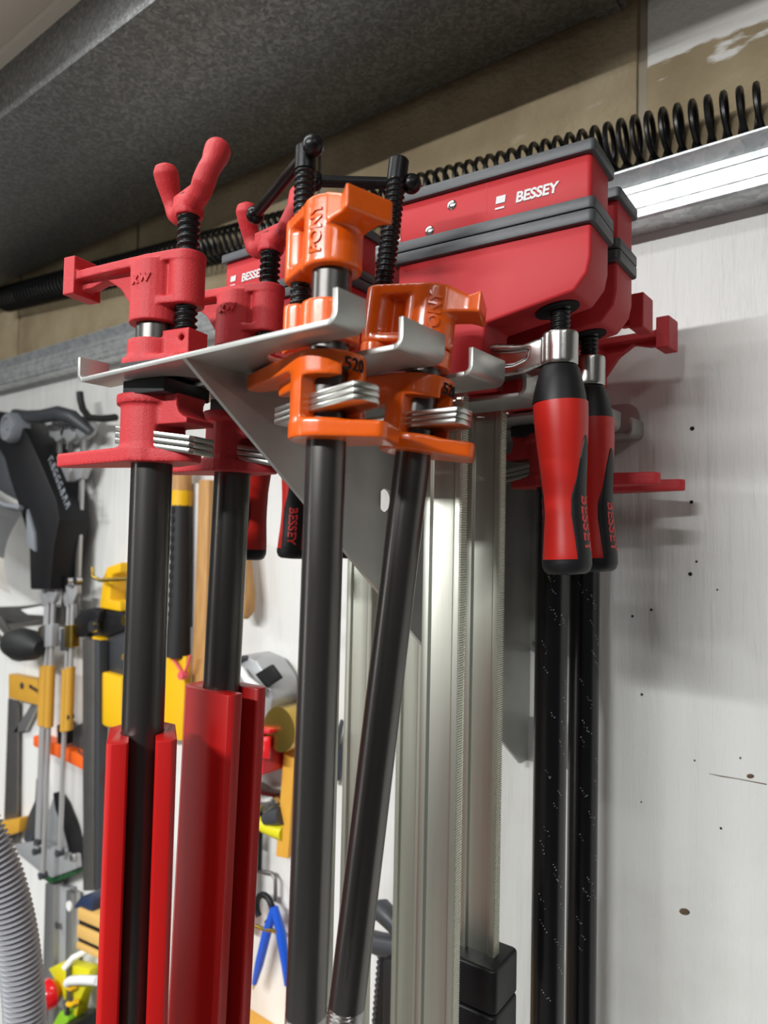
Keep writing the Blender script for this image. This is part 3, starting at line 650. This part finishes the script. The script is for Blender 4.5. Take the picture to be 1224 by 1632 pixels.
b_.marks('lettering',5,*[(-1131.0, -370.9)],9,6,26.2,'dark_grey',R(-14))
# long grey steel straightedge
g_=WT('straightedge','long grey steel straightedge bar hanging down beside the yellow tool','straightedge',*(-1155.9, -375.8))
g_.poly('bar_body',[(-1113.2, -171.1), (-1076.8, -169.5), (-1050.9, -558.6), (-1081.9, -568.4)],32,48,'grey_steel',1.2); g_.poly('dark_side',[(-1078.3, -169.8), (-1065.1, -170.5), (-1040.0, -554.0), (-1052.4, -559.9)],30,46,'dark_grey',1)
g_.path('bent_rod',[(-1069.2, -52.4), (-1062.5, -67.0), (-1041.9, -70.9), (-997.5, -67.7), (-958.6, -63.9)],[60,62,62,60,58],3,'brass')
# black round clamp head on the bar
v_=WT('black_spring_clamp','glossy black clamp gripping the top of the grey straightedge','clamp',*(-1171.3, -161.8))
v_.poly('body',[(-1154.2, -144.9), (-1127.4, -125.9), (-1092.8, -119.1), (-1066.3, -121.2), (-1075.8, -145.4), (-1104.8, -167.6), (-1136.0, -172.8), (-1150.8, -163.7)],8,46,'black_plastic',7); v_.disc('screw_cap',*[(-1080.7, -148.3)],44,52,9,'bright_steel')
# yellow tool
y_=WT('yellow_tool','yellow tool with dark framed window hanging behind the front steel pipe','yellow tool',*(-1109.6, -188.0))
y_.poly('body',[(-1120.2, -292.5), (-1118.4, -264.2), (-1098.2, -165.4), (-1071.4, -168.9), (-1075.4, -220.3), (-1008.3, -221.5), (-1003.2, -300.8), (-1047.4, -304.7)],4,40,'yellow_plastic',3)
y_.poly('upper_frame',[(-1086.1, -118.9), (-1078.2, -69.0), (-1068.1, -52.1), (-1028.6, -42.5), (-1027.6, -58.5), (-1052.6, -63.7), (-1057.2, -104.6), (-1024.6, -104.4), (-1023.6, -120.3)],6,36,'yellow_plastic',2)
y_.poly('window',[(-1071.7, -219.8), (-1072.0, -160.8), (-1013.2, -145.2), (-1008.2, -223.5)],2,28,'dark_grey',1); y_.poly('dark_link',[(-1087.6, -152.0), (-1078.3, -122.4), (-1014.7, -121.6), (-1012.9, -149.1), (-1071.5, -166.9)],4,34,'black_plastic',3)
y_.marks('lettering',6,*[(-1002.8, -196.2)],8,9,28.5,'yellow_ochre',R(-10)); y_.disc('knob',*[(-1003.5, -132.6)],30,42,8,'brass')
# saw guard and square head
c_=WT('saw_blade_guard','dark guard with toothed pale edge above a metal square','saw guard',*(-1260.3, -547.6))
c_.poly('guard',[(-1239.0, -456.7), (-1211.6, -472.0), (-1179.5, -502.5), (-1160.6, -533.3), (-1150.1, -564.8), (-1165.9, -572.6), (-1181.0, -536.9), (-1200.2, -507.9), (-1227.9, -484.7)],4,22,'black_plastic',2)
c_.poly('blade',[(-1255.8, -469.4), (-1228.1, -482.5), (-1196.0, -506.8), (-1176.8, -537.8), (-1168.1, -570.1), (-1224.1, -586.6), (-1269.9, -572.5), (-1291.6, -533.9)],6,10,'silver_plastic',0.5)
for i,(a,q) in enumerate([(-1224.0, -479.3), (-1214.9, -484.7), (-1205.8, -491.1), (-1198.8, -497.9), (-1191.9, -504.7), (-1187.1, -513.0), (-1182.2, -521.3), (-1177.4, -529.5), (-1174.7, -538.3)]): c_.disc('tooth',(a,q),8,14,5,'bright_steel',n=6)
c_.poly('side_plate',[(-1330.5, -523.6), (-1305.0, -486.6), (-1303.7, -446.7), (-1294.5, -444.7), (-1288.0, -521.8), (-1316.5, -574.4), (-1341.2, -567.5)],6,20,'dark_grey',1.5)
q_=WT('metal_plate','pale metal plate with dark green lower edge hung on the wall','metal plate',*(-1274.4, -596.1))
q_.poly('plate',[(-1368.8, -581.5), (-1284.5, -552.8), (-1151.0, -539.4), (-1145.4, -560.6), (-1222.2, -598.3), (-1266.6, -600.7), (-1342.9, -593.8)],14,26,'silver_plastic',1.5)
q_.poly('green_edge',[(-1266.5, -601.8), (-1222.1, -599.3), (-1141.3, -561.5), (-1140.9, -566.5), (-1221.4, -607.7), (-1270.6, -607.4)],10,28,'green_dark',1)
q_.disc('screw',*[(-1152.2, -542.4)],26,31,6,'bright_steel',n=16); q_.disc('screw',*[(-1275.3, -553.9)],26,31,6,'bright_steel',n=16)
wl=WT('wood_strip','short ochre wooden strip behind the grey ribbed hose','wood strip',*(-1415.3, -571.3))
wl.poly('strip_body',[(-1481.9, -572.9), (-1338.5, -524.7), (-1341.1, -550.7), (-1478.4, -608.6)],2,30,'yellow_ochre',1.5)
# aluminium rail, red knob
a_=WT('aluminium_rail','aluminium guide rail with red lettering leaning on the wall','guide rail',*(-1227.2, -740.1))
a_.poly('rail_body',[(-1248.3, -615.6), (-1213.7, -608.2), (-1198.1, -910.9), (-1240.1, -930.2)],8,24,'alu',1.2); a_.poly('rail_web',[(-1213.4, -612.4), (-1184.0, -607.5), (-1169.7, -897.9), (-1198.1, -910.9)],4,16,'silver_plastic',1); a_.poly('rail_edge',[(-1183.8, -609.6), (-1159.1, -608.1), (-1144.1, -886.2), (-1169.7, -897.9)],8,20,'alu',1)
a_.marks('lettering',6,*[(-1169.4, -696.9)],18,17,17,'red_text',R(-88)); a_.disc('button',*[(-1170.4, -631.1)],16,22,8,'white_plastic'); a_.disc('slot',*[(-1201.8, -673.0)],24,25,6,'dark_grey'); a_.disc('slot',*[(-1202.2, -772.3)],24,25,6,'dark_grey')
r_=WT('red_toggle','glossy red ball-topped toggle beside the ribbed hose','toggle',*(-1260.4, -823.6))
r_.disc('ball',*[(-1163.0, -758.8)],0,0,0,'glossy_red',None,[(0.2,34),(16,40),(24,52),(20,66),(10,74),(0.2,76)]); r_.path('stem',[(-1188.6, -790.3), (-1187.8, -851.5)],50,8,'glossy_red')
# layered wooden block and blue block
p_=WT('layered_block','layered pale wood block with two black stripes beside the red sleeve','wood block',*(-1145.6, -658.2))
for i,(mm,a,b) in enumerate((('wood_light',0,18),('black_plastic',18,27),('wood_light',27,46),('black_plastic',46,54),('wood_light',54,64))):
    p_.poly('layer',[(x,z-d) for x,z,d in [(*u,e) for u,e in zip([(-1102.3, -602.9), (-1021.2, -593.4), (-1021.2, -593.4), (-1102.3, -602.9)],(a,a,b,b))]],4,44 if mm=='wood_light' else 41,mm,1)
n_=WT('blue_block','dark blue block above the layered wood block','block',*(-1128.9, -613.2)); n_.poly('block_body',[(-1124.7, -611.6), (-1101.2, -585.8), (-1063.8, -580.0), (-1066.1, -600.6)],4,40,'navy',2)
# yellow spring clamps on a white hook
e_=WT('spring_clamp','yellow plastic spring clamp hanging from a white hook','spring clamp',*(-1194.8, -770.8))
e_.poly('jaw_left',[(-1195.7, -736.7), (-1163.7, -716.4), (-1139.9, -707.5), (-1137.9, -734.1), (-1137.4, -766.3), (-1143.6, -764.7), (-1161.0, -751.2)],20,40,'yellow_green',2); e_.poly('jaw_right',[(-1138.0, -706.8), (-1067.6, -689.4), (-1070.0, -707.9), (-1093.6, -748.6), (-1103.0, -778.1), (-1111.0, -775.5), (-1113.9, -736.8), (-1134.1, -730.7)],20,40,'yellow_green',2)
e_.path('spring',[(-1121.6, -703.3), (-1122.0, -723.4), (-1116.7, -741.2), (-1121.0, -762.8), (-1123.7, -778.8)],44,4,'grey_steel'); e_.path('yellow_tie',[(-1119.2, -734.2), (-1107.6, -731.7), (-1096.6, -723.4)],46,4,'yellow_plastic'); e_.path('yellow_tie',[(-1117.3, -759.3), (-1105.7, -756.6), (-1091.2, -744.8)],46,4,'yellow_plastic')
f_=WT('white_hook','white bent wire hook holding the yellow spring clamp','hook',*(-1158.5, -756.8))
f_.path('wire',[(-1023.5, -683.4), (-1068.0, -699.6), (-1101.2, -713.4), (-1110.4, -720.9)],52,7,'white_plastic'); f_.path('tip',[(-1101.9, -678.1), (-1118.6, -690.2), (-1125.5, -704.7)],[4,40,50],5,'white_plastic')
i_=WT('lime_clamp','lime green clamp tip below the yellow spring clamp','clamp',*(-1204.8, -833.3)); i_.poly('body',[(-1179.5, -832.6), (-1157.3, -798.7), (-1146.2, -784.0), (-1122.6, -778.3), (-1117.8, -788.3), (-1139.7, -815.6)],16,44,'green_lime',3)
# ribbed hose hanging at the side
def ribbed():
    base=[W3(*q) for q in [(-819.7, 331.7, -280.9), (-801.6, 347.9, -320.4), (-787.8, 361.0, -363.3), (-777.7, 371.5, -412.9), (-771.9, 378.8, -466.0), (-769.2, 383.8, -520.5), (-768.8, 388.5, -605.8)]]
    P=[];n=len(base)
    for i in range(n-1):
        p0,p1,p2,p3=base[max(i-1,0)],base[i],base[i+1],base[min(i+2,n-1)]
        for j in range(60):
            t=j/60; P.append(0.5*((2*p1)+(-p0+p2)*t+(2*p0-5*p1+4*p2-p3)*t*t+(-p0+3*p1-3*p2+p3)*t**3))
    o=base[-1]; pts=[];rad=[];d=0;last=P[0]
    for p in P:
        d+=(p-last).length/S; last=p; pts.append(tuple((p-o)/S)); rad.append(19+2.3*math.cos(2*PI*d/5.6))
    # resample so that every rib has six rings
    res=[];rr=[];L=[0]
    for a,b in zip(pts,pts[1:]): L.append(L[-1]+math.dist(a,b))
    s_=0;i=0
    while s_<L[-1]:
        while L[i+1]<s_: i+=1
        t=(s_-L[i])/max(1e-6,L[i+1]-L[i]); res.append(tuple(u+(v-u)*t for u,v in zip(pts[i],pts[i+1]))); rr.append(19+2.3*math.cos(2*PI*s_/5.4)); s_+=5.4/6
    return MB().tube(res,rr,24),o
hm,ho=ribbed(); hz=tag(part('ribbed_hose',hm,'hose_grey',None,ang=60),'grey ribbed vacuum hose hanging in front of the wall tools','hose'); hz.location=ho
# tools seen between the pipes
j_=WT('pull_saw','hand saw with black ribbed grip and yellow ends behind the two red clamps','saw',*(-924.6, -62.3))
j_.path('grip',[(x,z) for x,z in [(-883.3, 46.0), (-880.0, -40.9), (-879.1, -114.3), (-880.3, -174.7)]],30,[15,15.5,16.5,19],'black_rubber',n=16)
for q in range(16):
    (x0,z0),(x1,z1)=[(-883.3, 46.0), (-880.3, -174.7)]; t=(q+0.5)/16; j_.disc('grip_ring',(x0+(x1-x0)*t,z0+(z1-z0)*t),22,46.5-0,5,'black_rubber',n=10)
j_.path('yellow_ferrule',[(-883.0, 68.3), (-883.3, 46.0)],30,15.5,'yellow_plastic'); j_.path('wood_end',[(-883.6, 107.5), (-883.0, 68.3)],30,14.5,'wood'); j_.poly('yellow_blade',[(-909.3, -178.0), (-855.1, -171.8), (-857.5, -292.0), (-927.4, -300.4)],24,34,'yellow_plastic',1)
j_.path('pink_cord',[(-880.7, -174.3), (-860.4, -189.6), (-851.2, -197.2), (-841.9, -182.0), (-836.9, -167.4)],40,2,'pink'); j_.disc('cord_bead',*[(-851.2, -197.2)],36,46,6,'pink',n=14)
u_=WT('folding_rule','white folding rule with blue print behind the red clamps','rule',*(-886.8, -41.6)); u_.poly('rule_body',[(-884.3, 80.7), (-866.2, 80.1), (-861.1, -132.2), (-874.4, -133.4)],4,14,'white_plastic',1); u_.poly('blue_tag',[(-855.9, 79.0), (-841.3, 78.5), (-841.7, 29.3), (-853.3, 29.4)],14,17,'blue_print',0.5)
w_=WT('wooden_batten','brown wooden batten hung upright behind the second red pipe','batten',*(-860.0, -68.5)); w_.poly('batten_body',[(-854.6, 84.3), (-830.0, 83.4), (-826.8, -209.4), (-855.4, -213.4)],4,22,'wood',1)
x_=WT('wooden_mallet','rounded wooden mallet end below the black clamp grips','mallet',*(-778.8, -64.2)); x_.path('handle_body',[(-753.7, 6.5), (-746.7, -35.9), (-739.7, -77.9), (-738.8, -98.0), (-740.9, -106.5)],28,[12,14,15,14,8],'wood',n=16)
t_=WT('tape_measure','silver and black tape measure hooked on the wall above a red bin','tape measure',*(-721.3, -201.4))
t_.poly('case',[(-743.1, -172.2), (-728.6, -157.1), (-704.3, -149.4), (-680.3, -153.1), (-656.4, -174.0), (-648.7, -196.6), (-654.5, -222.6), (-679.3, -236.3), (-715.0, -240.8), (-735.9, -219.5)],6,58,'silver_plastic',8); t_.poly('black_back',[(-745.3, -179.2), (-733.5, -159.3), (-704.3, -149.4), (-694.5, -153.2), (-718.3, -165.8), (-732.3, -185.8)],10,66,'dark_grey',5)
t_.poly('label_pad',[(-678.0, -170.4), (-648.9, -154.3), (-630.7, -168.7), (-656.7, -184.6)],56,62,'black_plastic',2); t_.path('belt_clip',[(-698.5, -166.1), (-681.5, -176.4), (-655.7, -188.3)],[66,70,66],[5,5,5],'white_plastic')
m_=WT('brass_roll','round brass coloured roll with blue rim beside the tape measure','roll',*(-683.0, -249.4)); m_.disc('roll_body',*[(-632.8, -231.0)],8,60,27,'brass'); m_.disc('blue_rim',*[(-632.8, -231.0)],2,8,33,'navy')
d_=WT('red_bin','small red plastic storage bin on the wall below the tape measure','bin',*(-724.2, -282.0))
d_.poly('bin_body',[(-739.5, -251.6), (-662.9, -241.3), (-658.6, -290.7), (-688.3, -303.4), (-739.5, -306.2)],4,60,'bin_red',3); d_.poly('bin_front',[(-685.7, -245.4), (-642.6, -240.5), (-643.7, -267.7), (-686.8, -273.4)],62,66,'glossy_red',1.5); d_.poly('bin_rim',[(-719.0, -239.4), (-640.1, -230.4), (-638.7, -236.2), (-717.5, -245.6)],2,70,'bin_red',2)
l_=WT('spirit_level','yellow wooden edge of a level hanging behind the orange clamp pipe','level',*(-677.8, -354.4)); l_.poly('level_body',[(-653.1, -232.0), (-633.1, -228.6), (-642.3, -398.4), (-664.7, -401.6)],6,30,'wood_yellow',2)
o_=WT('claw_hammer','steel hammer head with black slim grip behind the red sleeve','hammer',*(-745.6, -371.0))
o_.poly('head',[(-725.7, -334.4), (-711.5, -321.4), (-692.0, -326.6), (-664.2, -323.3), (-657.0, -332.5), (-686.6, -342.8), (-700.2, -358.9), (-714.8, -357.7)],10,40,'steel_satin',4); o_.path('grip',[(-726.5, -409.3), (-725.9, -450.0), (-724.9, -502.4)],22,[11,12,11],'black_rubber',n=14); o_.path('shaft',[(-718.8, -358.3), (-724.0, -408.6)],22,7,'alu'); o_.path('red_end',[(-724.9, -502.4), (-725.6, -514.8)],22,10,'bin_red')
z_=WT('yellow_pliers','yellow and black gripped pliers crossing behind the orange pipe','pliers',*(-713.6, -388.0))
z_.path('grip',[(-704.7, -368.1), (-690.2, -370.7), (-671.5, -370.5), (-653.2, -370.4)],26,[7,9,10,10],'yellow_green',n=12); z_.path('black_grip',[(-683.6, -359.5), (-667.6, -352.3), (-654.1, -347.4)],30,[8,11,11],'dark_grey',n=12); z_.path('key',[(-707.6, -363.6), (-708.3, -404.3), (-708.2, -434.9)],16,3,'black_plastic'); z_.path('key',[(-701.6, -360.5), (-714.3, -406.0)],20,3,'black_plastic'); z_.path('wire',[(-717.7, -441.0), (-689.0, -435.6), (-681.7, -441.3), (-680.6, -467.8)],12,2.5,'grey_steel')
v2=WT('dividers','blue legged dividers with black bow spring hanging on the wall','dividers',*(-707.6, -533.9))
v2.path('leg',[(-669.8, -468.3), (-682.3, -503.6), (-694.6, -547.2), (-702.9, -575.5)],24,[5,6.5,6,3.5],'blue_paint'); v2.path('leg',[(-669.8, -468.3), (-657.3, -494.9), (-647.0, -529.3), (-643.8, -554.6)],24,[5,6.5,6,3.5],'blue_paint'); v2.path('point',[(-702.9, -575.5), (-704.9, -584.2)],24,[2.5,0.6],'bright_steel')
v2.path('bow_spring',[(-688+15*math.cos(a),-476+17*math.sin(a)) for a in [R(-70+k*20) for k in range(16)]],24,4,'black_plastic'); v2.path('adjuster',[(-699.0, -500.0), (-680.2, -498.2), (-657.5, -491.9)],28,2.5,'brass')
sh=WT('wooden_shelf','pale wooden shelf edge at the foot of the wall tools','shelf',*(-734.2, -634.0))
sh.poly('board',[(-738.7, -565.4), (-606.4, -554.3), (-605.3, -580.7), (-737.5, -590.5)],10,120,'wood_yellow',2) if False else part('board',MB().box(-75,110,-150,0,-22,0).mv(0,0,2),'wood_yellow',sh.o,bevel=1.5)
k2=WT('hanging_knife','dark slim marking knife hanging between the pipe and the steel bars','knife',*(-598.8, -265.5)); k2.poly('blade',[(-590.0, -252.5), (-576.8, -218.4), (-573.6, -220.8), (-579.7, -252.0)],8,12,'dark_grey',0.5); k2.poly('handle',[(-590.0, -252.5), (-579.8, -249.0), (-580.4, -294.2), (-588.6, -294.6)],4,18,'navy',2)
# black quick clamp standing at the wall low down
c2=WT('quick_clamp','black quick-grip clamp low on the wall behind the steel bars','clamp',*(-499.3, -488.1))
c2.path('curved_lever',[(-495.3, -414.2), (-493.7, -407.6), (-484.9, -404.7), (-470.9, -410.8), (-455.4, -418.9)],40,[8,11,12,11,10],'dark_grey',n=14); c2.path('frame_arm',[(-507.1, -443.7), (-484.8, -441.3), (-446.7, -433.0)],40,[11,12,12],'dark_grey',n=12); c2.poly('toothed_bar',[(-487.3, -447.6), (-468.3, -442.1), (-467.1, -554.4), (-492.9, -566.0)],24,40,'black_plastic',2)
c2.poly('trigger_body',[(-468.3, -442.1), (-446.7, -435.6), (-443.9, -550.5), (-467.0, -561.0)],14,60,'black_rubber',4); c2.disc('pin',*[(-463.4, -433.3)],40,46,5,'bright_steel',n=14)
for i in range(14):
    (x0,z0),(x1,z1)=[(-487.9, -456.0), (-494.5, -539.7)]; t=i/13; c2.disc('rack_tooth',(x0+(x1-x0)*t,z0+(z1-z0)*t),30,40,3,'dark_grey',n=6)
# black shelf corner and jars at the very bottom
bs=WT('black_box','black box corner below the yellow spring clamp','box',*(-1134.2, -814.3)); bs.poly('box_body',[(-1121.5, -791.8), (-1036.6, -739.0), (-1031.2, -816.7), (-1116.7, -855.4)],6,90,'black_plastic',2)
